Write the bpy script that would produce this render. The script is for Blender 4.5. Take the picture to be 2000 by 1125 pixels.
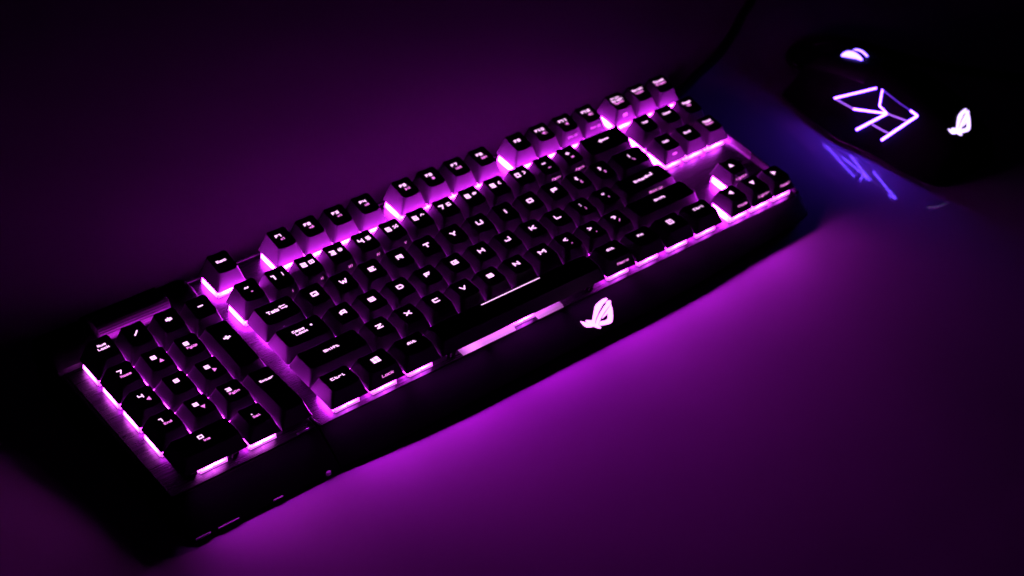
import bpy, bmesh, math, random
from mathutils import Matrix, Vector
from mathutils.bvhtree import BVHTree

random.seed(7)
for o in list(bpy.data.objects):
    bpy.data.objects.remove(o)
SC = bpy.context.scene
COL = SC.collection
MM = 0.001

# ------------------------------------------------------------------ camera
TILT = math.radians(5.0)
KB_LIFT = 23.5 * math.sin(TILT) + 13.0 * math.cos(TILT)      # mm from table to the plate's front edge
cam_data = bpy.data.cameras.new('camera')
cam = bpy.data.objects.new('camera', cam_data)
COL.objects.link(cam)
right = Vector((0.75261763, -0.65316331, 0.08333298))
down = Vector((-0.35078469, -0.50482663, -0.78873327))
fwd = Vector((0.55724034, 0.56438264, -0.60906112))
eye = Vector((-404.057, -528.113, 615.697)) * MM
m = Matrix((right, -down, -fwd)).transposed().to_4x4()
m.translation = eye
cam.matrix_world = m
cam_data.sensor_width = 36.0
cam_data.lens = 36.0 * 3462.8 / 2000.0
cam_data.clip_start = 0.02
cam_data.clip_end = 50.0
cam_data.dof.use_dof = True
cam_data.dof.focus_distance = 0.885
cam_data.dof.aperture_fstop = 11.0
SC.camera = cam

# ------------------------------------------------------------------ world: a dark room
world = bpy.data.worlds.new('World')
SC.world = world
world.use_nodes = True
bg = world.node_tree.nodes['Background']
bg.inputs['Color'].default_value = (0.55, 0.12, 1.0, 1.0)
bg.inputs['Strength'].default_value = 0.0006

SC.view_settings.view_transform = 'Standard'
SC.view_settings.look = 'None'
SC.view_settings.exposure = 0.0
SC.view_settings.gamma = 1.0
SC.view_settings.use_curve_mapping = False
SC.render.engine = 'CYCLES'
SC.cycles.max_bounces = 8
SC.cycles.diffuse_bounces = 4
SC.cycles.glossy_bounces = 4
SC.cycles.caustics_reflective = True
SC.cycles.sample_clamp_indirect = 4.0
SC.cycles.use_denoising = True

# LED and front fill lamp colours and strengths (linear)
LED = (0.76, 0.021, 1.0)
LED_PAD = (0.90, 0.024, 1.0)
LED_STRENGTH = 126.0
FRONT_FILL = 0.024  # power of the area lamps added along the front edge
MOUSE_LED = (0.36, 0.10, 1.0)

# ------------------------------------------------------------------ materials
def new_mat(name):
    mt = bpy.data.materials.new(name)
    mt.use_nodes = True
    nt = mt.node_tree
    return mt, nt, nt.nodes['Principled BSDF']


def mat_plastic(name, col, rough, grain=0.0, scale=9000.0, spec=0.5, dust=0.0):
    mt, nt, b = new_mat(name)
    b.inputs['Base Color'].default_value = (*col, 1)
    b.inputs['Roughness'].default_value = rough
    b.inputs['Specular IOR Level'].default_value = spec
    tc = nt.nodes.new('ShaderNodeTexCoord')
    n = nt.nodes.new('ShaderNodeTexNoise')
    n.inputs['Scale'].default_value = scale * 0.02
    n.inputs['Detail'].default_value = 3
    nt.links.new(tc.outputs['Object'], n.inputs['Vector'])
    mr = nt.nodes.new('ShaderNodeMapRange')
    mr.inputs['To Min'].default_value = max(rough - 0.1, 0.02)
    mr.inputs['To Max'].default_value = rough + 0.12
    nt.links.new(n.outputs['Fac'], mr.inputs['Value'])
    nt.links.new(mr.outputs['Result'], b.inputs['Roughness'])
    if grain:
        g = nt.nodes.new('ShaderNodeTexNoise')
        g.inputs['Scale'].default_value = scale
        g.inputs['Detail'].default_value = 2
        nt.links.new(tc.outputs['Object'], g.inputs['Vector'])
        bp = nt.nodes.new('ShaderNodeBump')
        bp.inputs['Strength'].default_value = grain
        bp.inputs['Distance'].default_value = 0.00006
        nt.links.new(g.outputs['Fac'], bp.inputs['Height'])
        nt.links.new(bp.outputs['Normal'], b.inputs['Normal'])
    if dust:
        v = nt.nodes.new('ShaderNodeTexVoronoi')
        v.inputs['Scale'].default_value = 420.0
        nt.links.new(tc.outputs['Object'], v.inputs['Vector'])
        lt = nt.nodes.new('ShaderNodeMath')
        lt.operation = 'LESS_THAN'
        lt.inputs[1].default_value = dust
        nt.links.new(v.outputs['Distance'], lt.inputs[0])
        mx = nt.nodes.new('ShaderNodeMix')
        mx.data_type = 'RGBA'
        mx.inputs['A'].default_value = (*col, 1)
        mx.inputs['B'].default_value = (0.35, 0.33, 0.32, 1)
        nt.links.new(lt.outputs[0], mx.inputs['Factor'])
        nt.links.new(mx.outputs['Result'], b.inputs['Base Color'])
    return mt


def mat_glow(name, col, strength, vary=0.0):
    mt, nt, b = new_mat(name)
    b.inputs['Base Color'].default_value = (0.3, 0.3, 0.3, 1)
    b.inputs['Roughness'].default_value = 0.35
    b.inputs['Emission Color'].default_value = (*col, 1)
    b.inputs['Emission Strength'].default_value = strength
    if vary:
        oi = nt.nodes.new('ShaderNodeObjectInfo')
        mr = nt.nodes.new('ShaderNodeMapRange')
        mr.inputs['To Min'].default_value = strength * (1 - vary)
        mr.inputs['To Max'].default_value = strength * (1 + vary)
        nt.links.new(oi.outputs['Random'], mr.inputs['Value'])
        nt.links.new(mr.outputs['Result'], b.inputs['Emission Strength'])
    return mt


def mat_switch(name='switch_glow', LED=LED, LED_STRENGTH=LED_STRENGTH):
    """clear switch top lit from inside: brightest round the LED, weaker towards the corners"""
    mt = mat_glow(name, LED, LED_STRENGTH)
    nt = mt.node_tree
    b = nt.nodes['Principled BSDF']
    tc = nt.nodes.new('ShaderNodeTexCoord')
    d = nt.nodes.new('ShaderNodeVectorMath')
    d.operation = 'DISTANCE'
    d.inputs[1].default_value = (0.0, 0.0010, 0.003)
    nt.links.new(tc.outputs['Object'], d.inputs[0])
    mr = nt.nodes.new('ShaderNodeMapRange')
    mr.interpolation_type = 'SMOOTHSTEP'
    mr.inputs['From Min'].default_value = 0.0068
    mr.inputs['From Max'].default_value = 0.0112
    mr.inputs['To Min'].default_value = 1.0
    mr.inputs['To Max'].default_value = 0.22
    nt.links.new(d.outputs['Value'], mr.inputs['Value'])
    oi = nt.nodes.new('ShaderNodeObjectInfo')
    m2 = nt.nodes.new('ShaderNodeMapRange')
    m2.inputs['To Min'].default_value = LED_STRENGTH * 0.85
    m2.inputs['To Max'].default_value = LED_STRENGTH * 1.2
    nt.links.new(oi.outputs['Random'], m2.inputs['Value'])
    mu = nt.nodes.new('ShaderNodeMath')
    mu.operation = 'MULTIPLY'
    nt.links.new(mr.outputs['Result'], mu.inputs[0])
    nt.links.new(m2.outputs['Result'], mu.inputs[1])
    nt.links.new(mu.outputs[0], b.inputs['Emission Strength'])
    return mt


def mat_plate_glow():
    """painted glow of the lit plate under the space bar, brightest near its left end"""
    mt = mat_glow('painted_plate_glow', (0.86, 0.19, 0.98), 0.8)
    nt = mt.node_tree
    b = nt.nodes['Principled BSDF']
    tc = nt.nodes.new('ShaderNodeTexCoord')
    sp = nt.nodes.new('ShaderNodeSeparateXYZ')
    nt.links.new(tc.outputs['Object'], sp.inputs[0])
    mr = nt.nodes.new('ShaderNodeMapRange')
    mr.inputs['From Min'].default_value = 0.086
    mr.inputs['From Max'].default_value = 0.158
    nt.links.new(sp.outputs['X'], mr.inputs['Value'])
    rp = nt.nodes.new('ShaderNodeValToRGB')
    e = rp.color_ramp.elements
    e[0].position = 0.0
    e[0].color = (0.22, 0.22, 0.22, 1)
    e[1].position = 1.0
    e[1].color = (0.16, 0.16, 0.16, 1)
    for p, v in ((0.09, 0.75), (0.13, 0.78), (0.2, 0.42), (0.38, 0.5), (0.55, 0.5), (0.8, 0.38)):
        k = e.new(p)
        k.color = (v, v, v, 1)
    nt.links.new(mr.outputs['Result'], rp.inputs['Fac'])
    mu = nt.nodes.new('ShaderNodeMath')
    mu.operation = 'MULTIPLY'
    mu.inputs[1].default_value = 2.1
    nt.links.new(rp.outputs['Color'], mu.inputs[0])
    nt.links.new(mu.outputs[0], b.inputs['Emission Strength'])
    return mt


def mat_brushed(name, col, rough, metallic=1.0, stretch=(30.0, 2600.0, 2600.0)):
    mt, nt, b = new_mat(name)
    b.inputs['Metallic'].default_value = metallic
    tc = nt.nodes.new('ShaderNodeTexCoord')
    mp = nt.nodes.new('ShaderNodeMapping')
    mp.inputs['Scale'].default_value = stretch
    nt.links.new(tc.outputs['Object'], mp.inputs['Vector'])
    n = nt.nodes.new('ShaderNodeTexNoise')
    n.inputs['Scale'].default_value = 1.0
    n.inputs['Detail'].default_value = 4
    nt.links.new(mp.outputs['Vector'], n.inputs['Vector'])
    rp = nt.nodes.new('ShaderNodeValToRGB')
    rp.color_ramp.elements[0].position = 0.3
    rp.color_ramp.elements[0].color = (col[0] * .45, col[1] * .45, col[2] * .45, 1)
    rp.color_ramp.elements[1].position = 0.7
    rp.color_ramp.elements[1].color = (col[0] * 1.6, col[1] * 1.6, col[2] * 1.6, 1)
    nt.links.new(n.outputs['Fac'], rp.inputs['Fac'])
    nt.links.new(rp.outputs['Color'], b.inputs['Base Color'])
    mr = nt.nodes.new('ShaderNodeMapRange')
    mr.inputs['To Min'].default_value = rough - 0.1
    mr.inputs['To Max'].default_value = rough + 0.14
    nt.links.new(n.outputs['Fac'], mr.inputs['Value'])
    nt.links.new(mr.outputs['Result'], b.inputs['Roughness'])
    bp = nt.nodes.new('ShaderNodeBump')
    bp.inputs['Strength'].default_value = 0.35
    bp.inputs['Distance'].default_value = 0.0001
    nt.links.new(n.outputs['Fac'], bp.inputs['Height'])
    nt.links.new(bp.outputs['Normal'], b.inputs['Normal'])
    return mt


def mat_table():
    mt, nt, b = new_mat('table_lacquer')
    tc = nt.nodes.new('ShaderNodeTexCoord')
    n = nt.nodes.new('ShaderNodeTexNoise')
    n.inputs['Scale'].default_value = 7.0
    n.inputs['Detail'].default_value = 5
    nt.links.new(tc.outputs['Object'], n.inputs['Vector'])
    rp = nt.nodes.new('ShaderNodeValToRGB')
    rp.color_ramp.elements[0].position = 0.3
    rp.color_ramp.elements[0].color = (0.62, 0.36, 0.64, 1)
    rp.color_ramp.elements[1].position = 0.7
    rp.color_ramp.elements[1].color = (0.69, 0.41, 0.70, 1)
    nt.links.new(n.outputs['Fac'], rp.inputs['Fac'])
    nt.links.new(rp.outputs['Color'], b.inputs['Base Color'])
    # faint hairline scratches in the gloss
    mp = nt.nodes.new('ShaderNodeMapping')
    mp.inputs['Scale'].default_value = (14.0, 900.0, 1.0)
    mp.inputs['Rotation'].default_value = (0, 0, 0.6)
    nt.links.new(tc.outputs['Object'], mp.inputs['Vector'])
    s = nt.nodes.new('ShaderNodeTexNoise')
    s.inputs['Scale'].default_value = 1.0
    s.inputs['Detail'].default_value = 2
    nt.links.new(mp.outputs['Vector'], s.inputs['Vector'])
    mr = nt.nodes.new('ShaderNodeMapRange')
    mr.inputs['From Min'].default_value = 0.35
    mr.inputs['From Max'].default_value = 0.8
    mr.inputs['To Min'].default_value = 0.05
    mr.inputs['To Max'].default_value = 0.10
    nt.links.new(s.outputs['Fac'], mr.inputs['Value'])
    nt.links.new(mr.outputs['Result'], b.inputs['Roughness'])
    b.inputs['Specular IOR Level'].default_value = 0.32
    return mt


def scaled(c, k):
    return tuple(v * k for v in c)


M_CAP = mat_plastic('keycap_plastic', (0.043, 0.043, 0.045), 0.5, 0.5, 5200.0, 0.3, dust=0.045)
M_CASE = mat_plastic('case_plastic', (0.0055, 0.0055, 0.006), 0.5, 0.3, 4000.0, 0.12)
M_MOUSE = mat_plastic('mouse_plastic', (0.006, 0.006, 0.006), 0.5, 0.3, 4000.0, 0.2)
M_RUBBER = mat_plastic('rubber', (0.012, 0.012, 0.012), 0.7, 0.3, 3000.0, 0.2)
M_GREY = mat_plastic('lip_glint_and_nub', (0.8, 0.8, 0.8), 0.4)  # pale tone stands for glints on the lip; the nub shares it
M_PLATE = mat_brushed('brushed_plate', (0.050, 0.050, 0.053), 0.27)
M_TRIM = mat_brushed('trim_metal', (0.55, 0.55, 0.57), 0.3)
M_ROLLER = mat_brushed('roller_metal', (0.20, 0.20, 0.21), 0.6, stretch=(30.0, 4000.0, 4000.0))
M_LED = mat_switch()
M_LED_SOFT = mat_switch('switch_outer_glow', (0.74, 0.048, 1.0), 37.0)
M_LED_PAD = mat_switch('pad_switch_glow', LED_PAD, 90.0)
M_LED_PAD_SOFT = mat_switch('pad_switch_outer_glow', (0.90, 0.085, 1.0), 28.0)
M_LED_BACK = mat_switch('switch_rear_glow', LED, 20.0)
M_LED_INNER = mat_switch('switch_inner_glow', LED, 58.0)
M_LED_PAD_BACK = mat_switch('pad_switch_rear_glow', LED_PAD, 9.0)
M_LED_DIM = mat_glow('switch_base_glow', (0.80, 0.10, 1.0), 1.5, 0.3)
M_LEGEND = mat_glow('legend_glow', (1.0, 0.48, 1.0), 1.95)
M_LEGEND_DIM = mat_glow('secondary_legend_glow', (0.95, 0.20, 0.86), 1.35)
M_LEGEND_FAINT = mat_glow('faint_legend_glow', (0.85, 0.13, 0.78), 0.9)
M_LOGO = mat_glow('logo_glow', (0.92, 0.22, 1.0), 3.6)
M_PLATE_GLOW = mat_plate_glow()
M_MLED = mat_glow('mouse_strip_glow', (0.12, 0.036, 1.0), 40.0)
M_MLED_DIM = mat_glow('mouse_strip_dim_glow', (0.42, 0.12, 0.95), 1.5)
M_MLED_BLUE = mat_glow('mouse_strip_blue_glow', (0.12, 0.03, 0.8), 0.9)
M_MWHEEL = mat_glow('mouse_wheel_glow', (0.16, 0.08, 1.0), 12.0)
M_TABLE = mat_table()

# ------------------------------------------------------------------ helpers
def tag(o, label=None, cat=None, group=None, kind=None):
    if label:
        o['label'] = label
    if cat:
        o['category'] = cat
    if group:
        o['group'] = group
    if kind:
        o['kind'] = kind
    return o


def mesh_of(name, verts, faces, mats, mat_idx=None, smooth=None):
    me = bpy.data.meshes.new(name)
    me.from_pydata([(x * MM, y * MM, z * MM) for x, y, z in verts], [], faces)
    for mt in (mats if isinstance(mats, (list, tuple)) else [mats]):
        me.materials.append(mt)
    if mat_idx:
        me.polygons.foreach_set('material_index', mat_idx)
    if smooth is not None:
        me.polygons.foreach_set('use_smooth', [True] * len(me.polygons))
        me.set_sharp_from_angle(angle=math.radians(smooth))
    me.update()
    return me


def fix_normals(me):
    bm = bmesh.new()
    bm.from_mesh(me)
    bmesh.ops.recalc_face_normals(bm, faces=bm.faces)
    bm.to_mesh(me)
    bm.free()
    return me


def put(name, me, parent=None, loc=(0, 0, 0)):
    o = bpy.data.objects.new(name, me)
    COL.objects.link(o)
    o.location = Vector(loc) * MM
    if parent:
        o.parent = parent
    return o


class MB:
    """collects boxes / prisms / tubes for one part (mm)"""
    def __init__(self):
        self.v, self.f, self.m = [], [], []

    def add(self, vs, fs, mi=0):
        b = len(self.v)
        self.v += [tuple(p) for p in vs]
        for q in fs:
            self.f.append(tuple(b + i for i in q))
            self.m.append(mi)

    def box(self, x0, x1, y0, y1, z0, z1, mi=0, tx=0.0, ty=0.0):
        vs = [(x0, y0, z0), (x1, y0, z0), (x1, y1, z0), (x0, y1, z0),
              (x0 + tx, y0 + ty, z1), (x1 - tx, y0 + ty, z1), (x1 - tx, y1 - ty, z1), (x0 + tx, y1 - ty, z1)]
        self.add(vs, [(3, 2, 1, 0), (4, 5, 6, 7), (0, 1, 5, 4), (1, 2, 6, 5), (2, 3, 7, 6), (3, 0, 4, 7)], mi)

    def loft(self, rings, mi=0, closed=True, caps=True):
        n = len(rings[0])
        vs = [p for r in rings for p in r]
        fs = []
        for i in range(len(rings) - 1):
            for j in range(n if closed else n - 1):
                k = (j + 1) % n
                fs.append((i * n + j, i * n + k, (i + 1) * n + k, (i + 1) * n + j))
        if caps:
            fs.append(tuple(reversed(range(n))))
            fs.append(tuple(range((len(rings) - 1) * n, len(rings) * n)))
        self.add(vs, fs, mi)

    def tube(self, pts, r, seg=10, mi=0):
        pts = [Vector(p) for p in pts]
        rr = r if isinstance(r, (list, tuple)) else [r] * len(pts)
        up = Vector((0, 0, 1))
        rings = []
        for i, p in enumerate(pts):
            t = (pts[min(i + 1, len(pts) - 1)] - pts[max(i - 1, 0)]).normalized()
            u = up if abs(t.z) < 0.95 else Vector((1, 0, 0))
            a = t.cross(u).normalized()
            b = a.cross(t).normalized()
            rings.append([p + (a * math.cos(k * 2 * math.pi / seg) + b * math.sin(k * 2 * math.pi / seg)) * rr[i]
                          for k in range(seg)])
        self.loft(rings, mi)

    def mesh(self, name, mats, smooth=None):
        return fix_normals(mesh_of(name, self.v, self.f, mats, self.m, smooth))


def catmull(pts, n=8):
    pts = [Vector(p) for p in pts]
    q = [pts[0] * 2 - pts[1]] + pts + [pts[-1] * 2 - pts[-2]]
    out = []
    for i in range(1, len(q) - 2):
        a, b, c, d = q[i - 1:i + 3]
        for k in range(n):
            t = k / n
            out.append(0.5 * (2 * b + (c - a) * t + (2 * a - 5 * b + 4 * c - d) * t * t + (3 * b - a - 3 * c + d) * t ** 3))
    out.append(pts[-1])
    return out


def rrect(hw, hd, r, ns=4, ne=6):
    """rounded rectangle, counter-clockwise, edges subdivided"""
    pts = []
    cs = [(hw - r, -hd + r, -90), (hw - r, hd - r, 0), (-hw + r, hd - r, 90), (-hw + r, -hd + r, 180)]
    for i, (cx, cy, a0) in enumerate(cs):
        arc = [(cx + r * math.cos(math.radians(a0 + 90 * k / ns)), cy + r * math.sin(math.radians(a0 + 90 * k / ns)))
               for k in range(ns + 1)]
        pts += arc
        nx = cs[(i + 1) % 4]
        a1 = math.radians(nx[2])
        e = (nx[0] + r * math.cos(a1), nx[1] + r * math.sin(a1))
        s = arc[-1]
        for k in range(1, ne):
            pts.append((s[0] + (e[0] - s[0]) * k / ne, s[1] + (e[1] - s[1]) * k / ne))
    return pts


# ------------------------------------------------------------------ stroke lettering, rasterised to clean quads
G = {}
def _g(s):
    for ln in s.strip().splitlines():
        k, v = ln.split(None, 1)
        G[k] = [[(int(q[0]), int(q[1])) for q in st.split()] for st in v.split(',')]
# grid: x 0-4, y 0-8, baseline 2, x-height 6, cap height 8
_g('''
A 02 06 28 38 48 42,04 44
B 02 08 38 48 46 05,05 45 42 02
C 48 08 02 42
D 02 08 38 46 44 32 02
E 48 08 02 42,05 35
F 48 08 02,05 35
G 48 08 02 42 45 25
H 02 08,42 48,05 45
I 22 28
J 48 42 02 04
K 02 08,48 15 42
L 08 02 42
M 02 08 25 48 42
N 02 08 42 48
O 02 08 48 42 02
P 02 08 48 45 05
Q 02 08 48 42 02,24 42
R 02 08 48 45 05,25 42
S 48 08 05 45 42 02
T 08 48,28 22
U 08 02 42 48
V 08 22 48
W 08 12 26 32 48
X 02 48,08 42
Y 08 25 48,25 22
Z 08 48 02 42
0 02 08 48 42 02
1 08 28 22
2 08 48 45 05 02 42
3 08 48 42 02,15 45
4 08 05 45,48 42
5 48 08 05 45 42 02
6 48 08 02 42 45 05
7 08 48 22
8 02 08 48 42 02,05 45
9 45 05 08 48 42 02
a 06 46 42 02 04 44
b 08 02 42 46 06
c 46 06 02 42
d 48 42 02 06 46
e 42 02 06 46 44 04
f 48 28 22,06 46
g 42 02 06 46 40 00
h 08 02,06 46 42
i 22 26,28 28
k 08 02,46 14 42
l 18 12 32
m 02 06 46 42,26 22
n 02 06 46 42
o 02 06 46 42 02
p 00 06 46 42 02
q 40 46 06 02 42
r 02 06 46
s 46 06 04 44 42 02
t 18 12 42,06 36
u 06 02 42 46
w 06 02 42 46,26 22
x 02 46,06 42
y 06 02 42,46 40 00
+ 25 25,05 45,23 27
- 05 45
_ 02 42
= 04 44,06 46
! 24 28,22 22
@ 02 08 48 42 02,24 26
# 12 18,32 38,04 44,06 46
$ 48 08 05 45 42 02,21 29
% 02 48,07 17,33 43
^ 05 28 45
& 48 08 06 24 42,04 02 32 44
* 25 25,06 44,04 46,23 27
( 38 16 14 32
) 18 36 34 12
~ 05 17 35 47
` 17 36
{ 38 28 26 15 24 22 32
} 18 28 26 35 24 22 12
[ 38 18 12 32
] 18 38 32 12
| 22 28
\\ 08 42
: 23 23,27 27
; 23 11,27 27
" 16 18,36 38
' 26 28
< 48 05 42
> 08 45 02
, 22 11
. 22 22
? 08 48 45 25 24,22 22
/ 02 48
''')


def glyph_mask(strokes, W, Hh, th):
    """set of cells (ix, iy) on a W x Hh grid covering x 0-4, y 0-8"""
    cells = set()
    sx, sy = (W - th) / 4.0, (Hh - th) / 8.0
    for st in strokes:
        p = [(a * sx + th / 2, b * sy + th / 2) for a, b in st]
        if len(p) == 1 or (len(p) == 2 and p[0] == p[1]):
            p = [p[0], p[0]]
        for (x0, y0), (x1, y1) in zip(p, p[1:]):
            dx, dy = x1 - x0, y1 - y0
            L2 = dx * dx + dy * dy
            for ix in range(max(0, int(min(x0, x1) - th)), min(W, int(max(x0, x1) + th) + 1)):
                for iy in range(max(0, int(min(y0, y1) - th)), min(Hh, int(max(y0, y1) + th) + 1)):
                    cx, cy = ix + .5, iy + .5
                    t = 0 if L2 == 0 else min(1, max(0, ((cx - x0) * dx + (cy - y0) * dy) / L2))
                    ex, ey = abs(cx - x0 - t * dx), abs(cy - y0 - t * dy)
                    if (dx == 0 or dy == 0):
                        ok = max(ex, ey) <= th / 2
                    else:
                        ok = math.hypot(ex, ey) <= th / 2
                    if ok:
                        cells.add((ix, iy))
    return cells


def mask_quads(cells, step=5):
    """cells -> rectangles (x0, x1, y0, y1), runs cut every `step` columns and merged upwards"""
    rows = {}
    for ix, iy in cells:
        rows.setdefault(iy, []).append(ix)
    runs = {}
    for iy, xs in rows.items():
        xs.sort()
        s = xs[0]
        pr = s
        for x in xs[1:] + [10 ** 6]:
            if x != pr + 1 or x % step == 0:
                runs.setdefault((s, pr + 1), []).append(iy)
                s = x
            pr = x
    out = []
    for (a, b), ys in runs.items():
        ys.sort()
        s = ys[0]
        pr = s
        for y in ys[1:] + [10 ** 6]:
            if y != pr + 1 or y - s >= step:
                out.append((a, b, s, pr + 1))
                s = y
            pr = y
    return out


def text_quads(txt, cx, cy, h, wide=1.0, bold=0.2):
    """rectangles for a text centred at (cx, cy); h = cap height in mm"""
    Hh = 24
    cell = h / (Hh * 6.6 / 8.0)
    th = max(2, int(round(Hh * bold)))
    out = []
    pen = 0.0
    pens = []
    for ch in txt:
        if ch == ' ':
            pen += 0.55 * h
            continue
        W = 20
        if ch in 'iIl|!.,;:\'':
            W = 16
        if ch in 'MW@%':
            W = 24
        W = int(W * wide)
        pens.append((ch, pen, W))
        pen += W * cell + 0.16 * h - (0.25 * h if ch in 'iI|!.,;:\'l' else 0)
    width = pen - 0.16 * h
    base = cy - h / 2 - cell * (Hh - th) * 2 / 8.0
    for ch, p0, W in pens:
        for a, b, c, d in mask_quads(glyph_mask(G[ch], W, Hh, th)):
            x0 = cx - width / 2 + p0
            out.append((x0 + a * cell, x0 + b * cell, base + c * cell, base + d * cell))
    return out


def tri_quads(cx, cy, s, ang, n=14):
    """filled triangle pointing to angle ang (degrees), as thin rectangles"""
    cells = set()
    ca, sa = math.cos(math.radians(ang)), math.sin(math.radians(ang))
    for ix in range(n):
        for iy in range(n):
            x, y = (ix + .5) / n * 2 - 1, (iy + .5) / n * 2 - 1
            u, v = x * ca + y * sa, -x * sa + y * ca
            if -0.7 < u < 0.95 and abs(v) < (0.95 - u) * 0.6:
                cells.add((ix, iy))
    c = 2 * s / n
    return [(cx - s + a * c, cx - s + b * c, cy - s + d * c, cy - s + e * c) for a, b, d, e in mask_quads(cells)]


def rect(cx, cy, w, h):
    out = []
    nx = max(1, int(w / 1.2))
    for i in range(nx):
        out.append((cx - w / 2 + w * i / nx, cx - w / 2 + w * (i + 1) / nx, cy - h / 2, cy + h / 2))
    return out


# ------------------------------------------------------------------ keycaps
U = 19.05
SKIRT = 5.4
ROWS = {  # centre height of the top above the plate, slope of the top (z per mm towards the back)
    'F': (15.7, 0.17), '1': (15.5, 0.16), 'Q': (13.5, 0.10), 'A': (12.9, 0.04), 'Z': (13.3, -0.03), 'C': (13.0, -0.05)}
CY = 1.2
_caps = {}


def cap_surface(w, d, row, space=False):
    hw, hd = w / 2, d / 2
    thw, thd = hw - 3.1, hd - 2.5
    zt, sl = ROWS[row]
    zt -= SKIRT
    dish = -0.02 if space else 0.75

    def zs(x, y):
        e = max(0.0, abs(x) - (thw - 6.0)) / 6.0 if thw > 6.5 else abs(x) / thw
        bow = -0.9 * ((y - CY) / thd) ** 2 if space else 0.0
        return zt - 0.35 + sl * (y - CY) + dish * min(e, 1.15) ** 2 + bow
    return hw, hd, thw, thd, zs


def keycap_mesh(w, d, row, space=False):
    key = (round(w, 2), round(d, 2), row, space)
    if key in _caps:
        return _caps[key]
    hw, hd, thw, thd, zs = cap_surface(w, d, row, space)
    ne = 8
    base = rrect(hw, hd, 0.8, 3, ne)
    rim = [(x, y + CY) for x, y in rrect(thw, thd, 1.9, 3, ne)]
    n = len(base)
    rings = []
    ins = rrect(hw - 1.3, hd - 1.3, 0.5, 3, ne)
    rings.append([(x, y, 0.35) for x, y in ins])
    rings.append([(x, y, 0.0) for x, y in ins])
    rings.append([(x, y, 0.0) for x, y in base])
    for t in (0.06, 0.35, 0.65, 0.93):
        bulge = 0.22 * math.sin(math.pi * t)
        rings.append([(bx + (rx - bx) * t - bulge * (bx / hw) * 0.6, by + (ry - by) * t, (zs(rx, ry) - 0.45) * t)
                      for (bx, by), (rx, ry) in zip(base, rim)])
    for f, dz in ((1.0, 0.42), (0.985, 0.16), (0.955, 0.02)):
        ring = []
        for x, y in rim:
            px = x * f
            py = CY + (y - CY) * f
            ring.append((px, py, zs(px, py) - dz))
        rings.append(ring)
    for f in (0.8, 0.55, 0.3):
        rings.append([(x * f, CY + (y - CY) * f, zs(x * f, CY + (y - CY) * f)) for x, y in rim])
    vs = [p for r in rings for p in r]
    fs = []
    for i in range(len(rings) - 1):
        for j in range(n):
            k = (j + 1) % n
            fs.append((i * n + j, i * n + k, (i + 1) * n + k, (i + 1) * n + j))
    vs.append((0, CY, zs(0, CY)))
    c = len(vs) - 1
    L = (len(rings) - 1) * n
    for j in range(n):
        fs.append((L + j, L + (j + 1) % n, c))
    vs.append((0, 0, 0.35))
    for j in range(n):
        fs.append(((j + 1) % n, j, c + 1))
    me = mesh_of('keycap', vs, fs, M_CAP, None, 38)
    _caps[key] = me
    return me


def legend_mesh(w, d, row, tops, fronts, space=False):
    """tops: list of (quads, material index) on the top face; fronts: the same on the front face"""
    hw, hd, thw, thd, zs = cap_surface(w, d, row, space)
    vs, fs, mi = [], [], []
    for quads, m_ in tops:
        for x0, x1, y0, y1 in quads:
            b = len(vs)
            for x, y in ((x0, y0), (x1, y0), (x1, y1), (x0, y1)):
                vs.append((x, y, zs(x, y) + 0.05))
            fs.append((b, b + 1, b + 2, b + 3))
            mi.append(m_)
    y_b, y_t = -hd, CY - thd
    for quads, m_ in fronts:
        for x0, x1, y0, y1 in quads:
            b = len(vs)
            for x, v in ((x0, y0), (x1, y0), (x1, y1), (x0, y1)):
                zt = zs(x, y_t) - 0.45
                L = math.hypot(y_t - y_b, zt)
                s = (L * 0.62 + v) / L
                vs.append((x, y_b + (y_t - y_b) * s - 0.07, zt * s + 0.03))
            fs.append((b, b + 1, b + 2, b + 3))
            mi.append(m_)
    return mesh_of('legend', vs, fs, [M_LEGEND, M_LEGEND_DIM, M_LEGEND_FAINT], mi)


# --- what is printed on each key
def T(t, x=0, y=2.0, h=2.9, w=1.15, m_=0, bold=0.2, k=0.74):
    if len(t) > 1:
        h, w = h * k, w * 0.92
    return (text_quads(t, x, y, h, w, bold), m_)


def pair(a, b):          # digit with its shifted sign at its side
    return [T(a, -2.5, 2.4, 3.1, 1.12), T(b, 2.6, 2.6, 2.4, 1.05, 0, 0.18)]


def stackd(a, b):        # bright sign above a dim one
    return [T(a, -0.6, 3.0, 2.6, 1.1), T(b, 0.9, -0.3, 1.9, 1.0, 1)]


def fkey(a, b=None):
    out = [T(a, -0.4, 3.2, 2.7, 1.1, 0, 0.21)]
    if isinstance(b, str):
        out.append(T(b, 0.7, 0.6, 1.7, 1.0, 1, 0.2, 0.85))
    elif b:
        out += [(q, 1) for q in b]
    return out


def lines(*ls, h=1.75, y=3.6, dy=2.5, dim=1, w=0.95, x=0):
    out = []
    for i, t in enumerate(ls):
        out.append(T(t, x, y - i * dy, h, w, 0 if i < dim else 1, 0.22, 0.95))
    return out


def numkey(a, b=None):
    out = [T(a, -1.2 if b is not None else 0, 3.0, 2.5, 1.15, 0, 0.2)]
    if isinstance(b, str):
        out.append(T(b, 0.4, 0.1, 1.6, 0.95, 1, 0.2, 0.95))
    elif b is not None:
        out.append((tri_quads(1.4, -0.2, 1.3, b), 1))
    return out


def arrow_left(cx, cy, L, hook=False):
    q = rect(cx + 0.7, cy, L - 1.6, 0.75) + tri_quads(cx - L / 2 + 0.9, cy, 1.25, 180)
    if hook:
        q += [(cx + L / 2 - 0.1, cx + L / 2 + 0.65, cy - 0.37, cy + 1.9)]
    return (q, 0)


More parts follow.
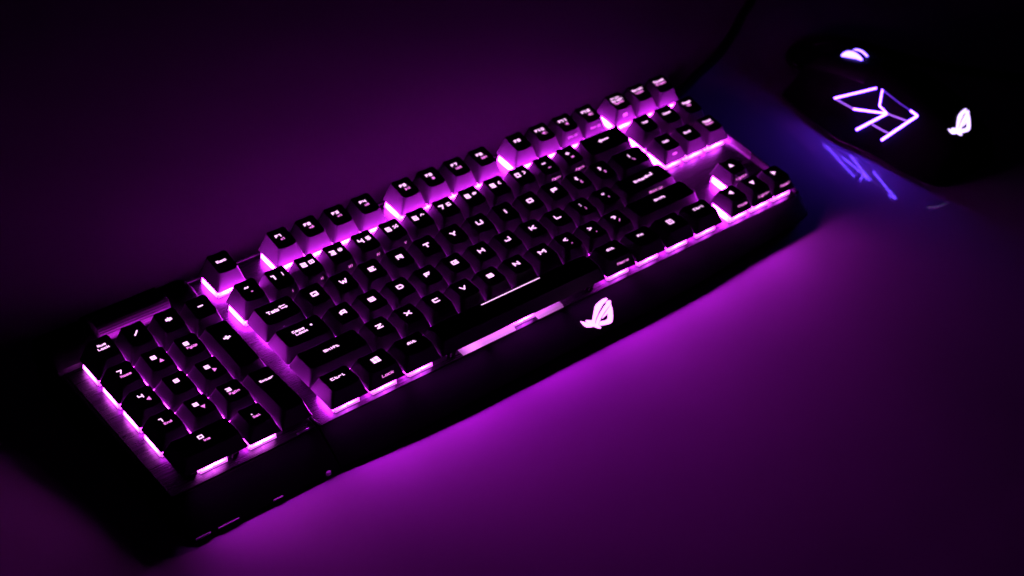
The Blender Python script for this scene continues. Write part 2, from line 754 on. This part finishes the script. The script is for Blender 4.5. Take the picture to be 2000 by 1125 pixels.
tab_icon = (rect(4.3, 3.1, 3.0, .5) + tri_quads(2.4, 3.1, 0.8, 180) + rect(3.9, 1.6, 3.0, .5) + tri_quads(5.9, 1.6, 0.8, 0), 0)
win_icon = ([(-2.2, -0.2, 0.3, 2.0), (0.1, 2.4, 0.3, 2.1), (-2.2, -0.2, 2.3, 4.0), (0.1, 2.4, 2.4, 4.3)], 0)
menu_icon = (rect(0, 3.9, 4.0, .6) + rect(0, 0.7, 4.0, .6) + [(-2.0, -1.4, 1.0, 3.6), (1.4, 2.0, 1.0, 3.6)]
             + rect(0, 2.75, 1.9, .4) + rect(0, 1.85, 1.9, .4), 0)
play = [tri_quads(0.0, 0.2, 1.0, 0), rect(1.5, 0.2, 0.45, 1.5), rect(2.3, 0.2, 0.45, 1.5)]
stop = [rect(0.8, 0.2, 1.7, 1.5)]
prev = [tri_quads(0.2, 0.2, 1.0, 180), tri_quads(1.8, 0.2, 1.0, 180), rect(-1.1, 0.2, 0.4, 1.6)]
nxt = [tri_quads(0.0, 0.2, 1.0, 0), tri_quads(1.6, 0.2, 1.0, 0), rect(2.8, 0.2, 0.4, 1.6)]
spk = [rect(0.0, 0.2, 0.8, 0.8), tri_quads(0.7, 0.2, 1.1, 180)]

K = []   # (x left in u, row y in mm, width u, depth u, row profile, tops, fronts)


def add(x, ymm, row, tops, fronts=(), w=1.0, d=1.0):
    K.append((x * U, ymm, w, d, row, list(tops), list(fronts)))


YF = 5 * U + 6.67
fr = lambda t, x=1.6, h=1.75, m_=1: (text_quads(t, x, 0, h * 0.85, 0.95, 0.17), m_)
add(0, YF, 'F', [T('Esc', 0, 2.2, 2.3, 1.15)])
for i, (n_, s_) in enumerate([('F1', 'x1'), ('F2', 'x2'), ('F3', 'x4'), ('F4', 'x8')]):
    add(2 + i, YF, 'F', fkey(n_, s_))
for i, (n_, s_) in enumerate([('F5', play), ('F6', stop), ('F7', prev), ('F8', nxt)]):
    add(6.5 + i, YF, 'F', fkey(n_, s_))
add(11, YF, 'F', [T('F9', 0, 2.2, 2.7, 1.1)])
add(12, YF, 'F', fkey('F10', spk + [[(1.9, 2.9, -.6, -.3), (1.9, 2.9, .6, .9)]]))
add(13, YF, 'F', fkey('F11', spk), [fr('CPU OC', 0.2, 1.6, 2)])
add(14, YF, 'F', fkey('F12', spk + [[(1.7, 2.1, -.5, .9)], [(2.4, 2.8, -.8, 1.2)]]), [fr('RAM OC', 0.2, 1.6, 2)])
Y1 = 4 * U
add(0, Y1, '1', stackd('~', '`'))
for i, (a, b, r_) in enumerate([('1', '!', 'I'), ('2', '@', 'II'), ('3', '#', 'III'), ('4', '$', 'IV'), ('5', '%', 'V'),
                                ('6', '^', ''), ('7', '&', ''), ('8', '*', ''), ('9', '(', ''), ('0', ')', '')]):
    add(1 + i, Y1, '1', pair(a, b), [fr(r_, 3.0, 1.7)] if r_ else [])
add(11, Y1, '1', stackd('-', '_'), [fr('Fan-', 1.8, 1.8)])
add(12, Y1, '1', stackd('+', '='), [fr('Fan+', 1.8, 1.8)])
add(13, Y1, '1', [arrow_left(0, 2.2, 8.0)], w=2)
Y2 = 3 * U
add(0, Y2, 'Q', [T('Tab', -2.6, 2.0, 2.9, 1.1), tab_icon], [fr('-', -1.5, 1.2, 2)], w=1.5)
for i, c in enumerate('QWERTYUIOP'):
    add(1.5 + i, Y2, 'Q', [T(c, 0, 1.8, 3.05, 1.32, 0, 0.21)])
add(11.5, Y2, 'Q', stackd('{', '['))
add(12.5, Y2, 'Q', stackd('}', ']'))
add(13.5, Y2, 'Q', stackd('|', '\\'), w=1.5)
Y3 = 2 * U
add(0, Y3, 'A', [T('Caps', -1.6, 3.1, 2.2, 1.1), T('Lock', -0.8, 1.0, 2.2, 1.1), (rect(6.6, 3.0, 1.1, 1.1), 0)], w=1.75)
for i, c in enumerate('ASDFGHJKL'):
    add(1.75 + i, Y3, 'A', [T(c, 0, 2.0, 3.05, 1.32, 0, 0.21)])
add(10.75, Y3, 'A', stackd(':', ';'))
add(11.75, Y3, 'A', stackd('"', "'"))
add(12.75, Y3, 'A', [T('Enter', -2.4, 2.2, 2.4, 1.05), arrow_left(4.6, 2.5, 5.6, True)], [fr('Boot Up', 3.0, 1.8)], w=2.25)
Y4 = 1 * U
add(0, Y4, 'Z', [T('Shift', 0, 2.0, 2.4, 1.1)], w=2.25)
for i, c in enumerate('ZXCVBNM'):
    add(2.25 + i, Y4, 'Z', [T(c, 0, 2.0, 3.05, 1.32, 0, 0.21)])
add(9.25, Y4, 'Z', stackd('<', ','))
add(10.25, Y4, 'Z', stackd('>', '.'))
add(11.25, Y4, 'Z', stackd('?', '/'))
add(12.25, Y4, 'Z', [T('Shift', 0, 2.0, 2.3, 1.05)], w=2.75)
add(0, 0, 'C', [T('Ctrl', 0, 2.8, 2.5, 1.2)], w=1.25)
add(1.25, 0, 'C', [win_icon], [fr('Lock', 1.2, 2.0)], w=1.25)
add(2.5, 0, 'C', [T('Alt', 0, 2.8, 2.4, 1.15)], w=1.25)
SPACE_LINE = []
for i in range(28):
    SPACE_LINE.append((-21 + i * 1.5, -19.5 + i * 1.5, 5.7, 6.35))
add(3.75, 0, 'C', [(SPACE_LINE, 0)], w=6.25)
add(10, 0, 'C', [T('Alt', 0, 2.8, 2.4, 1.15)], [fr('Macro', 1.6, 1.8)], w=1.25)
add(11.25, 0, 'C', [T('Fn', 0, 2.8, 2.5, 1.15)], w=1.25)
add(12.5, 0, 'C', [menu_icon], w=1.25)
add(13.75, 0, 'C', [T('Ctrl', 0, 2.8, 2.4, 1.15)], w=1.25)
XN = 15 + 6.43 / U
sml = dict(h=1.75, y=3.9, dy=2.3, w=0.95)
add(XN, YF, 'F', lines('Print', 'Screen', 'SysRq', h=1.55, y=4.2, dy=1.95, dim=2), [(rect(0, 0, 3.6, 1.9), 2)])
add(XN + 1, YF, 'F', lines('Scroll', 'Lock', **sml))
add(XN + 2, YF, 'F', lines('Pause', 'Break', **sml))
add(XN, Y1, '1', [T('Ins', 0, 2.4, 2.2, 1.05)])
add(XN + 1, Y1, '1', [T('Home', 0, 2.4, 2.1, 0.95)])
add(XN + 2, Y1, '1', lines('Page', 'Up', **sml))
add(XN, Y2, 'Q', [T('Del', 0, 2.2, 2.2, 1.05)], [(rect(0.4, 0.4, 3.6, 1.3), 2)])
add(XN + 1, Y2, 'Q', [T('End', 0, 2.2, 2.2, 1.05)])
add(XN + 2, Y2, 'Q', lines('Page', 'Down', **sml))
add(XN + 1, Y4, 'Z', [(tri_quads(0, 2.2, 1.8, 90), 0)], [fr('Light+', 1.0, 1.8)])
add(XN, 0, 'C', [(tri_quads(0, 2.6, 1.8, 180), 0)], [fr('<Mode', 1.0, 1.7)])
add(XN + 1, 0, 'C', [(tri_quads(0, 2.6, 1.8, -90), 0)], [fr('Light-', 1.0, 1.8)])
add(XN + 2, 0, 'C', [(tri_quads(0, 2.6, 1.8, 0), 0)], [fr('Mode>', 1.0, 1.7)])
NX = -4 - 9.27 / U
NY = 2.18
add(NX, Y1 + NY, '1', lines('Num', 'Lock', h=1.6, y=3.3, dy=2.2, dim=2, w=1.0))
add(NX + 1, Y1 + NY, '1', [T('/', 0, 2.0, 3.0, 1.0)])
add(NX + 2, Y1 + NY, '1', [T('*', 0, 2.0, 3.2, 1.15)])
add(NX + 3, Y1 + NY, '1', [T('-', 0, 2.0, 2.8, 1.1)])
add(NX, Y2 + NY, 'Q', numkey('7', 'Home'))
add(NX + 1, Y2 + NY, 'Q', numkey('8', 90))
add(NX + 2, Y2 + NY, 'Q', numkey('9', 'PgUp'))
add(NX + 3, Y3 + NY, 'A', [T('+', 0, 6.0, 3.4, 1.2, 0, 0.25)], d=2)
add(NX, Y3 + NY, 'A', numkey('4', 180))
add(NX + 1, Y3 + NY, 'A', numkey('5'))
add(NX + 2, Y3 + NY, 'A', numkey('6', 0))
add(NX, Y4 + NY, 'Z', numkey('1', 'End'))
add(NX + 1, Y4 + NY, 'Z', numkey('2', -90))
add(NX + 2, Y4 + NY, 'Z', numkey('3', 'PgDn'))
add(NX + 3, 0 + NY, 'C', [T('Enter', 0, 9.0, 2.1, 1.0)], d=2)
add(NX, 0 + NY, 'C', numkey('0', 'Ins'), w=2)
add(NX + 2, 0 + NY, 'C', numkey('.', 'Del'))

# ------------------------------------------------------------------ the table
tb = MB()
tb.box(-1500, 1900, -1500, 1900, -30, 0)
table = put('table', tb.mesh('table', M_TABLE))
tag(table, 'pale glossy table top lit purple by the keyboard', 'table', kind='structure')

# ------------------------------------------------------------------ the keyboard
kb = bpy.data.objects.new('keyboard', None)
COL.objects.link(kb)
kb.empty_display_size = 0.05
kb.location = (0, 0, KB_LIFT * MM)
kb.rotation_euler = (TILT, 0, 0)
tag(kb, 'black mechanical keyboard with purple backlight and number pad docked on its left', 'keyboard')


def lerp(a, b, t):
    return a + (b - a) * t


def case_profile(x, lip_y, lip_z, bot_y, back, bot_front, bot_back, side=0.0):
    """closed section (y, z) at station x, counter-clockwise from the front plate edge"""
    return [(x, -1.6, -0.55 - side), (x, -2.4, -0.9 - side), (x, lip_y + 0.9, lip_z + 0.35), (x, lip_y, lip_z - 0.25), (x, lip_y + 0.35, lip_z - 1.1),
            (x, bot_y, bot_front), (x, back - 4, bot_back), (x, back, bot_back + 3), (x, back + 0.4, -0.6 - side), (x, back - 0.5, 0.3 - side), (x, back - 2.0, 0.3 - side), (x, back - 2.4, -0.55 - side)]


BF, BB = -12.9, -24.0
mc = MB()
st = [(-8.0, -21.8, -10.9, -21.0), (5, -22.6, -10.7, -21.2), (35, -23.9, -9.9, -21.2), (70, -24.0, -9.1, -21.0), (130, -23.2, -8.7, -20.6),
      (205, -23.0, -8.6, -20.0), (250, -21.5, -8.3, -18.6), (290, -18.0, -7.9, -17.0), (330, -15.5, -7.4, -13.0), (350.5, -13.5, -7.0, -11.0)]
rings = [case_profile(x, ly, lz, by, 124.2, BF, BB) for x, ly, lz, by in st]
rings.append(case_profile(354.5, -9.5, -6.6, -8.0, 124.0, BF, BB, 0.6))
rings.append(case_profile(357.0, -5.5, -8.0, -4.5, 121.0, BF, BB, 3.0))
mc.loft(rings)
put('main_case', mc.mesh('main_case', M_CASE, 30), kb)

nc = MB()
rings = [case_profile(-98.0, -10.0, -10.5, -9.5, 112, BF, BB, 5.0), case_profile(-95.5, -19.0, -11.0, -18.5, 121, BF, BB, 1.5),
         case_profile(-93.0, -21.6, -11.2, -21.0, 124, BF, BB, 0.25)]
for x in (-80, -50, -25, -9.0):
    rings.append(case_profile(x, -21.9, -11.2, -21.2, 125.5, BF, BB))
nc.loft(rings)
put('numpad_case', nc.mesh('numpad_case', M_CASE, 30), kb)

# pale strips standing in for glints on the number pad's lip, and the rubber nub beside the joint
for x0, x1, t_ in ((-93.0, -84.5, 0.35), (-80.5, -68.5, 0.2), (-49, -43, 0.1)):
    fs_ = MB()
    fs_.box(x0, x1, -21.75, -20.9, -11.6, -10.9 + t_, 0, 0.2, 0.12)
    put('lip_glint', fs_.mesh('lip_glint', M_GREY), kb)
nb = MB()
nb.loft([[(-16.0 + (1.9 - 0.5 * k) * math.cos(a * math.pi / 4), -21.5 + (1.2 - 0.4 * k) * math.sin(a * math.pi / 4), -12.2 + 2.2 * k) for a in range(8)] for k in range(2)])
put('joint_nub', nb.mesh('joint_nub', M_GREY, 30), kb)

# brushed top plates
def plate(name, x0, x1, y0, y1, cut=2.0):
    p = MB()
    out = [(x0 + cut, y0), (x1 - cut, y0), (x1, y0 + cut), (x1, y1 - cut), (x1 - cut, y1), (x0 + cut, y1), (x0, y1 - cut), (x0, y0 + cut)]
    ins = 0.35
    cx, cy = (x0 + x1) / 2, (y0 + y1) / 2
    top = [(x + (ins if x < cx else -ins), y + (ins if y < cy else -ins), 0.0) for x, y in out]
    p.loft([[(x, y, -1.2) for x, y in out], [(x, y, -0.3) for x, y in out], top])
    return put(name, p.mesh(name, M_PLATE), kb)


plate('main_plate', -7.4, 351.0, -1.4, 121.6, 0.8)
plate('numpad_plate', -93.6, -9.4, -1.2, 96.8, 1.2)

# bright edge trims along the joint
tr = MB()
def strip(pts, w=0.5, z0=-0.2, z1=1.1):
    for (xa, ya), (xb, yb) in zip(pts, pts[1:]):
        tr.add([(xa - w, ya, z0), (xb - w, yb, z0), (xb, yb, z0), (xa, ya, z0), (xa - w * .8, ya, z1), (xb - w * .8, yb, z1), (xb - w * .2, yb, z1), (xa - w * .2, ya, z1)],
               [(3, 2, 1, 0), (4, 5, 6, 7), (0, 1, 5, 4), (1, 2, 6, 5), (2, 3, 7, 6), (3, 0, 4, 7)])
strip([(-7.6, 88.0), (-7.6, 16.0)])
strip([(-8.3, 88.0), (-8.3, 58.0)], 0.35, -0.2, 0.8)
strip([(-8.0, 15.5), (-8.9, 6.5)], 0.45)
strip([(-8.3, 6.2), (-6.9, -1.0)], 0.4)
put('joint_trim', tr.mesh('joint_trim', M_TRIM), kb)
tl = MB()
tl.tube([(-20.5, 0.2, 0.15), (-13.5, 0.2, 0.15)], 0.55, 8)
put('joint_latch', tl.mesh('joint_latch', M_TRIM, 40), kb)

# the raised ridge on the right bezel
rg = MB()
rg.add([(350.6, 62.0, 0.05), (352.5, 61.0, 1.0), (352.7, 41.0, 1.0), (350.9, 39.0, 0.05), (350.7, 62.0, 1.6), (353.0, 61.0, 3.7), (353.2, 41.0, 3.7), (351.0, 39.2, 1.6)],
       [(3, 2, 1, 0), (4, 5, 6, 7), (0, 1, 5, 4), (1, 2, 6, 5), (2, 3, 7, 6), (3, 0, 4, 7)])
put('bezel_ridge', rg.mesh('bezel_ridge', M_TRIM), kb)

sr = MB()
sr.loft([[(351.3, y, -1.0), (351.6, y, 2.0 * k), (352.6, y, 3.2 * k), (354.6, y, 2.4 * k), (356.2, y, -2.0), (354.0, y, -3.0)] for y, k in ((0.5, .3), (5.0, 1), (40, 1), (62, 1.0), (116, 1), (121, .3))])
put('side_rim', sr.mesh('side_rim', M_CASE, 35), kb)

# roller and its shoulders at the back of the number pad
def shoulder(x0, x1, name):
    s = MB()
    prof = [(96.6, -0.5), (97.6, 2.6), (104.5, 6.6), (112.0, 8.4), (119.0, 7.6), (124.5, 3.0), (126.0, -6.0), (126.0, -12.0), (96.6, -8.0)]
    cx = (x0 + x1) / 2
    rr = []
    for x, k in ((x0, .72), (x0 + 2.0, .92), (x0 + 5.0, 1.0), (x1 - 4.0, 1.0), (x1 - 1.5, .94), (x1, .8)):
        rr.append([(x, 112 + (y - 112) * (0.75 + 0.25 * k), z if z < 0 else z * k) for y, z in prof])
    s.loft(rr)
    put(name, s.mesh(name, M_CASE, 40), kb)


shoulder(-96.5, -70.0, 'roller_shoulder')
shoulder(-26.5, -9.2, 'roller_shoulder')
bk = MB()
bk.loft([[(x, 119.8, -3), (x, 120.0, 7.2), (x, 121.6, 7.4), (x, 124.0, 2.5), (x, 125.8, -6), (x, 118, -8)] for x in (-70.2, -26.3)])
put('roller_guard', bk.mesh('roller_guard', M_CASE, 40), kb)
lg = MB()  # ledge added to block light below the roller
lg.loft([[(x, 98.8, -1), (x, 99.2, 2.4), (x, 100.4, 3.0), (x, 102.6, 2.6), (x, 102.8, -1)] for x in (-70.2, -26.3)])
put('roller_shade_ledge', lg.mesh('roller_shade_ledge', M_CASE, 40), kb)
ro = MB()
seg = 72
rr = []
for x, r in ((-69.8, 6.8), (-69.2, 7.8), (-27.4, 7.8), (-26.8, 6.8)):
    rr.append([(x, 111.2 + (r - (0.16 if k % 2 else 0)) * math.cos(2 * math.pi * k / seg), 4.2 + (r - (0.16 if k % 2 else 0)) * math.sin(2 * math.pi * k / seg)) for k in range(seg)])
ro.loft(rr)
put('volume_roller', ro.mesh('volume_roller', M_ROLLER), kb)

# rear feet
ft = MB()
ft.box(-5, 5, -4, 4, 0, 5)
ftm = ft.mesh('foot', M_RUBBER)
for x in (-80, 20, 330):
    put('foot', ftm, kb, (x, 117, -28.0))

# switch housings: clear tops lit from inside by an LED
def housing(front=0, back=0, left=0, base=0, pad=False):
    sw = MB()
    sw.box(-7.7, 7.7, -7.8, -6.4, 0.02, 1.1, 3, 0.15, 0.15)
    sw.box(-8.1, 8.1, -6.6, 7.7, 0.02, 5.1, base, 0.3, 0.3)
    sw.m[6 + 2], sw.m[6 + 4], sw.m[6 + 5] = front, back, left
    sw.box(-6.9, -0.9, -7.8, -6.9, 1.12, 4.6, front, 0.35, 0.1)
    sw.box(0.5, 6.9, -7.8, -6.9, 1.5, 5.0, front, 0.35, 0.1)
    return sw.mesh('switch_housing', [M_LED_PAD, M_LED_PAD_SOFT, M_LED_PAD_BACK, M_LED_DIM, M_LED_INNER] if pad else [M_LED, M_LED_SOFT, M_LED_BACK, M_LED_DIM, M_LED_INNER])


_hous = {}


def housing_for(x, y, w, row):
    pad = x < -5
    base = 0 if (not pad and (x < 5 or x > 262 or row == 'F')) else 4
    front = 1 if y < 5 or (x > 280 and row == 'Q') else base
    back = 2 if (y > 100 or (pad and y > 78)) else (0 if row == '1' else base)
    left = 1 if pad and x < -80 else base
    k = (front, back, left, base, pad)
    if k not in _hous:
        _hous[k] = housing(*k)
    return _hous[k]


stb = MB()
stb.box(-3.2, 3.2, -6.5, 6.5, 0.02, 4.6, 0, 0.5, 0.6)
stb.box(-1.4, 1.4, -7.9, -6.5, 0.02, 2.6, 0, 0.2, 0.2)
stb_me = stb.mesh('stabiliser', M_RUBBER)
tag_n = 0
for x, y, w, d, row, tops, fronts in K:
    wm, dm = w * U - 0.5, d * U - 0.5
    cx, cy = x + w * U / 2, y + d * U / 2
    space = w > 5
    cap = put('keycap', keycap_mesh(wm, dm, row, space), kb, (cx, cy, SKIRT))
    put('legend', legend_mesh(wm, dm, row, tops, fronts, space), cap)
    put('switch_housing', housing_for(x, y, w, row), kb, (cx, cy, 0))
    if w >= 2:
        off = 50.0 if space else 11.95
        for s in (-1, 1):
            put('stabiliser', stb_me, kb, (cx + s * off, cy, 0))
    elif d >= 2:
        for s in (-1, 1):
            so = put('stabiliser', stb_me, kb, (cx, cy + s * 11.95, 0))
            so.rotation_euler = (0, 0, math.pi / 2)

# area lamps added to brighten the table before the lip, aimed forward and down
for x, L, pw_ in ((-50, 70, 0.13), (20, 50, 0.17), (75, 50, 0.24), (130, 50, 0.27), (185, 50, 0.25), (240, 50, 0.17), (295, 50, 0.10)):
    ld = bpy.data.lights.new('front_fill', 'AREA')
    ld.shape = 'RECTANGLE'
    ld.size = L * MM
    ld.size_y = 3.2 * MM
    ld.energy = pw_ * FRONT_FILL
    ld.color = (0.66, 0.010, 1.0)
    ld.spread = math.radians(84)
    lo = bpy.data.objects.new('front_fill', ld)
    COL.objects.link(lo)
    lo.parent = kb
    lo.location = Vector((x, -0.2, 4.4)) * MM
    lo.rotation_euler = Vector((0, -1.0, -0.50)).to_track_quat('-Z', 'Z').to_euler()

# glowing strips added in place of the lit plate under the space bar
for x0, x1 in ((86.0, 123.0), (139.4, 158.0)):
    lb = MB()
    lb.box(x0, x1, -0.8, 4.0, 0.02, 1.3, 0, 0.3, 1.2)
    put('plate_glow_strip', lb.mesh('plate_glow_strip', M_PLATE_GLOW), kb)

# front emblem, standing slightly proud of the sloping lip
EMB = [
[(165.05, -12.37), (168.53, -13.98), (171.0, -11.86), (175.47, -7.98), (176.96, -7.25), (179.98, -6.55), (183.09, -6.19), (185.53, -6.41), (185.9, -7.1), (185.15, -7.7), (183.22, -8.11), (181.43, -8.57), (178.54, -9.93), (175.46, -11.51), (172.34, -13.36), (170.02, -15.09), (169.03, -16.18), (169.25, -17.04), (170.07, -17.92), (170.87, -19.03), (170.56, -19.59), (170.03, -19.6), (168.51, -18.54), (167.23, -17.1), (166.67, -16.0), (165.74, -14.43), (164.78, -13.1)],
[(161.73, -11.62), (164.57, -13.77), (166.42, -16.01), (166.99, -17.05), (165.26, -16.65), (163.15, -15.88), (162.34, -15.01), (161.81, -13.38)],
[(186.51, -8.38), (186.86, -9.21), (185.8, -10.46), (184.94, -10.64), (180.83, -12.09), (177.54, -13.43), (175.25, -14.48), (172.26, -16.22), (170.25, -17.78), (169.61, -17.23), (169.43, -16.21), (170.81, -14.98), (173.66, -13.32), (176.63, -11.86), (179.64, -10.56), (182.48, -9.48), (183.92, -9.24), (183.35, -8.87), (184.0, -8.44), (185.6, -8.21)],
[(185.62, -10.75), (185.1, -12.32), (183.72, -14.64), (181.97, -16.95), (180.44, -18.58), (179.1, -19.38), (177.39, -19.54), (174.38, -18.98), (170.45, -17.87), (172.4, -16.35), (175.61, -17.11), (177.21, -17.08), (178.54, -16.37), (180.37, -14.17), (175.6, -15.27), (175.44, -14.84), (179.35, -13.26), (184.89, -10.96)]]


def prism(bm, pts, zf, t0, t1, grid=0):
    lo = [bm.verts.new(Vector((x, y, zf(x, y) + t0)) * MM) for x, y in pts]
    hi = [bm.verts.new(Vector((x, y, zf(x, y) + t1)) * MM) for x, y in pts]
    n = len(pts)
    f = bm.faces.new(hi)
    for i in range(n):
        bm.faces.new((lo[i], lo[(i + 1) % n], hi[(i + 1) % n], hi[i]))
    bmesh.ops.triangulate(bm, faces=[f])


def slope_z(x, y):
    return -0.9 + (y + 2.4) * (8.30 - 0.9) / 19.9


bm = bmesh.new()
for pl in EMB:
    prism(bm, pl, slope_z, -0.3, 0.45)
bmesh.ops.recalc_face_normals(bm, faces=bm.faces)
me = bpy.data.meshes.new('emblem')
bm.to_mesh(me)
bm.free()
me.materials.append(M_LOGO)
put('emblem', me, kb)

# keyboard cable leaving the back on the right
cb = MB()
cpts = [(318, 124, 8), (340, 130, 5), (365, 133, 3.4), (388, 136, 3), (419, 147, 3), (448, 157, 3), (481, 173, 3), (507, 188, 3), (530, 200, 3), (558, 220, 3), (620, 280, 3), (700, 380, 3)]
Rinv = Matrix.Rotation(-TILT, 4, 'X')
pts = []
for p in catmull(cpts, 6):
    q = Rinv @ (Vector(p) - Vector((0, 0, KB_LIFT)))
    pts.append(q)
cb.tube(pts, 2.9, 12)
put('cable', cb.mesh('cable', M_RUBBER, 50), kb)

# ------------------------------------------------------------------ the mouse
MC = (481.5, 30.0, 0.0)
ms = bpy.data.objects.new('mouse', None)
COL.objects.link(ms)
ms.empty_display_size = 0.05
ms.location = Vector(MC) * MM
tag(ms, 'black gaming mouse with lit side grid, scroll wheel and palm emblem', 'mouse')
KV = [-68, -64, -56, -40, -15, 10, 35, 55, 66, 70]
KH = [10, 20, 29, 38, 42.5, 43, 38, 31, 24, 14]
KW = [.60, .80, .92, .98, 1.0, .97, .95, .93, .85, .7]
SEC = [(-36, 1.5), (-38, 4), (-33.5, 11), (-29, 18), (-24.5, 25), (-20, 32), (-15.5, 38.5), (-9, 42), (2, 43), (14, 41), (25, 36), (33, 27), (37.5, 16), (38, 6), (36, 1.5)]


def interp(v, xs, ys):
    for i in range(len(xs) - 1):
        if v <= xs[i + 1]:
            return lerp(ys[i], ys[i + 1], max(0, (v - xs[i]) / (xs[i + 1] - xs[i])))
    return ys[-1]


def shell_rings(vs_):
    rings = []
    for v in vs_:
        w_, h_ = interp(v, KV, KW), interp(v, KV, KH) / 43
        fl = 6.0 * max(0.0, 1 - ((v - 16) / 32.0) ** 2)          # thumb rest flaring out near the table
        rings.append([(x * w_ - (fl if j < 2 else 0), v, z * h_) for j, (x, z) in enumerate(SEC)])
    return rings


VS = [-68, -66, -64, -60, -56, -48, -40, -28, -15, -3, 10, 22, 35, 45, 55, 61, 66, 69, 70]
sh = MB()
sh.loft(shell_rings(VS))
shell = put('shell', sh.mesh('shell', M_MOUSE, 60), ms)
bvh = BVHTree.FromPolygons([Vector(p) for p in sh.v], [f for f in sh.f if len(f) == 4])

# two raised main buttons with a channel for the wheel between them
for x_a, x_b in ((-19, -5.0), (5.5, 30)):
    bt = MB()
    rr = []
    for v in (14, 24, 34, 44, 54, 62, 67):
        ring_t, ring_b = [], []
        for k in range(7):
            x = lerp(x_a, x_b, k / 6) * interp(v, KV, KW)
            hit = bvh.ray_cast(Vector((x, v, 100)), Vector((0, 0, -1)))[0]
            z = hit.z if hit else 10
            ring_t.append((x, v, z + (0.9 if 0 < k < 6 else 0.4)))
            ring_b.append((x, v, z - 1.2))
        rr.append(ring_t + ring_b[::-1])
    bt.loft(rr)
    put('mouse_button', bt.mesh('mouse_button', M_MOUSE, 50), ms)

# scroll wheel: black tyre with two glowing rims
wh = MB()
def disc(x0, x1, r0, r1, mi):
    rr = [[(x, 36 + r * math.cos(2 * math.pi * k / 28), 29.5 + r * math.sin(2 * math.pi * k / 28)) for k in range(28)] for x, r in ((x0, r0), ((x0 + x1) / 2, r1), (x1, r0))]
    wh.loft(rr, mi)
disc(-1.8, 2.9, 10.2, 11.2, 0)
disc(-4.6, -1.9, 10.6, 11.6, 1)
disc(3.0, 4.6, 10.2, 10.9, 1)
put('scroll_wheel', wh.mesh('scroll_wheel', [M_RUBBER, M_MWHEEL], 50), ms)

# lit grid on the thumb side: strips lie on the flank of the shell
P = {'a': (28.2, 17.7), 'b': (4.3, 34.8), 'c': (-0.1, 35.7), 'd': (-4.4, 27.4), 'e': (-12.1, 26.0), 'f': (11.2, 18.6), 'g': (-26.5, 27.4),
     'h': (-24.9, 33.0), 'i': (-30.8, 32.2), 'j': (-18.4, 12.1), 'k': (-6.5, 16.8), 'l': (-20.9, 17.2), 'm': (1.1, 10.1), 'n': (9.3, 18.5)}


def flank(y, z, lift=0.25):
    hit = bvh.ray_cast(Vector((-120, y, z)), Vector((1, 0, 0)))
    p = hit[0]
    return p + Vector((-0.86, 0, 0.5)) * lift


for path, r, mt in (('ab', 0.75, M_MLED), ('af', 0.55, M_MLED_DIM), ('cd', 0.6, M_MLED), ('de', 0.6, M_MLED), ('fe', 0.75, M_MLED), ('em', 0.95, M_MLED),
                    ('eg', 0.6, M_MLED_DIM), ('ch', 0.5, M_MLED_BLUE), ('hi', 0.8, M_MLED), ('ij', 0.95, M_MLED), ('kl', 0.6, M_MLED_DIM)):
    (y0, z0), (y1, z1) = P[path[0]], P[path[1]]
    t = MB()
    t.tube([flank(lerp(y0, y1, k / 8), lerp(z0, z1, k / 8)) for k in range(9)], r * 0.70, 8)
    put('light_strip', t.mesh('light_strip', mt, 50), ms)

ME = [
[(-8.79, -51.66), (-6.13, -53.22), (-3.52, -51.34), (1.21, -47.91), (2.98, -47.09), (6.75, -45.96), (10.56, -45.11), (13.9, -44.65), (14.43, -45.08), (12.96, -46.0), (10.42, -46.77), (8.17, -47.49), (4.46, -49.18), (0.76, -50.94), (-2.44, -52.6), (-4.86, -54.15), (-5.94, -55.11), (-5.84, -55.84), (-4.94, -56.44), (-3.94, -57.17), (-4.11, -57.55), (-4.6, -57.56), (-6.27, -56.88), (-7.62, -55.85), (-7.93, -54.87), (-8.47, -53.46), (-9.04, -52.23)],
[(-11.05, -50.61), (-9.24, -52.77), (-8.11, -54.85), (-7.79, -55.79), (-8.98, -55.25), (-10.41, -54.36), (-10.92, -53.53), (-11.15, -52.1)],
[(15.27, -45.93), (15.7, -46.52), (13.57, -48.17), (12.08, -48.72), (6.9, -50.68), (2.72, -52.41), (0.19, -53.5), (-2.88, -55.07), (-4.8, -56.35), (-5.52, -55.99), (-5.56, -55.12), (-4.1, -54.03), (-1.18, -52.54), (1.86, -51.19), (5.7, -49.54), (9.29, -48.11), (11.07, -47.65), (10.44, -47.43), (11.29, -46.94), (13.68, -46.23)],
[(13.21, -48.51), (12.01, -50.16), (9.96, -52.45), (7.48, -54.77), (5.61, -56.33), (4.34, -56.99), (2.47, -57.3), (-0.65, -57.07), (-4.59, -56.41), (-2.76, -55.17), (0.2, -55.75), (1.75, -55.67), (3.46, -54.83), (6.02, -52.58), (0.42, -54.17), (0.32, -53.8), (4.93, -51.96), (11.96, -49.0)]]


def shell_z(x, y):
    h_ = bvh.ray_cast(Vector((x, y, 100)), Vector((0, 0, -1)))[0]
    return h_.z


bm = bmesh.new()
for pl in ME:
    prism(bm, pl, shell_z, -0.3, 0.6)
bmesh.ops.recalc_face_normals(bm, faces=bm.faces)
me = bpy.data.meshes.new('palm_emblem')
bm.to_mesh(me)
bm.free()
me.materials.append(mat_glow('palm_emblem_glow', (0.60, 0.42, 1.0), 2.8))
put('palm_emblem', me, ms)

# mouse cable: leaves the front and loops away to the right
mcb = MB()
cp = [(2, 69, 7), (3, 84, 4), (12, 100, 2.6), (34, 106, 2.6), (62, 92, 2.6), (86, 44, 2.6), (109, 12, 2.6), (134, -14, 2.6), (200, -70, 2.6), (300, -120, 2.6)]
mcb.tube(catmull(cp, 7), 2.4, 10)
put('cable', mcb.mesh('mouse_cable', M_RUBBER, 50), ms)
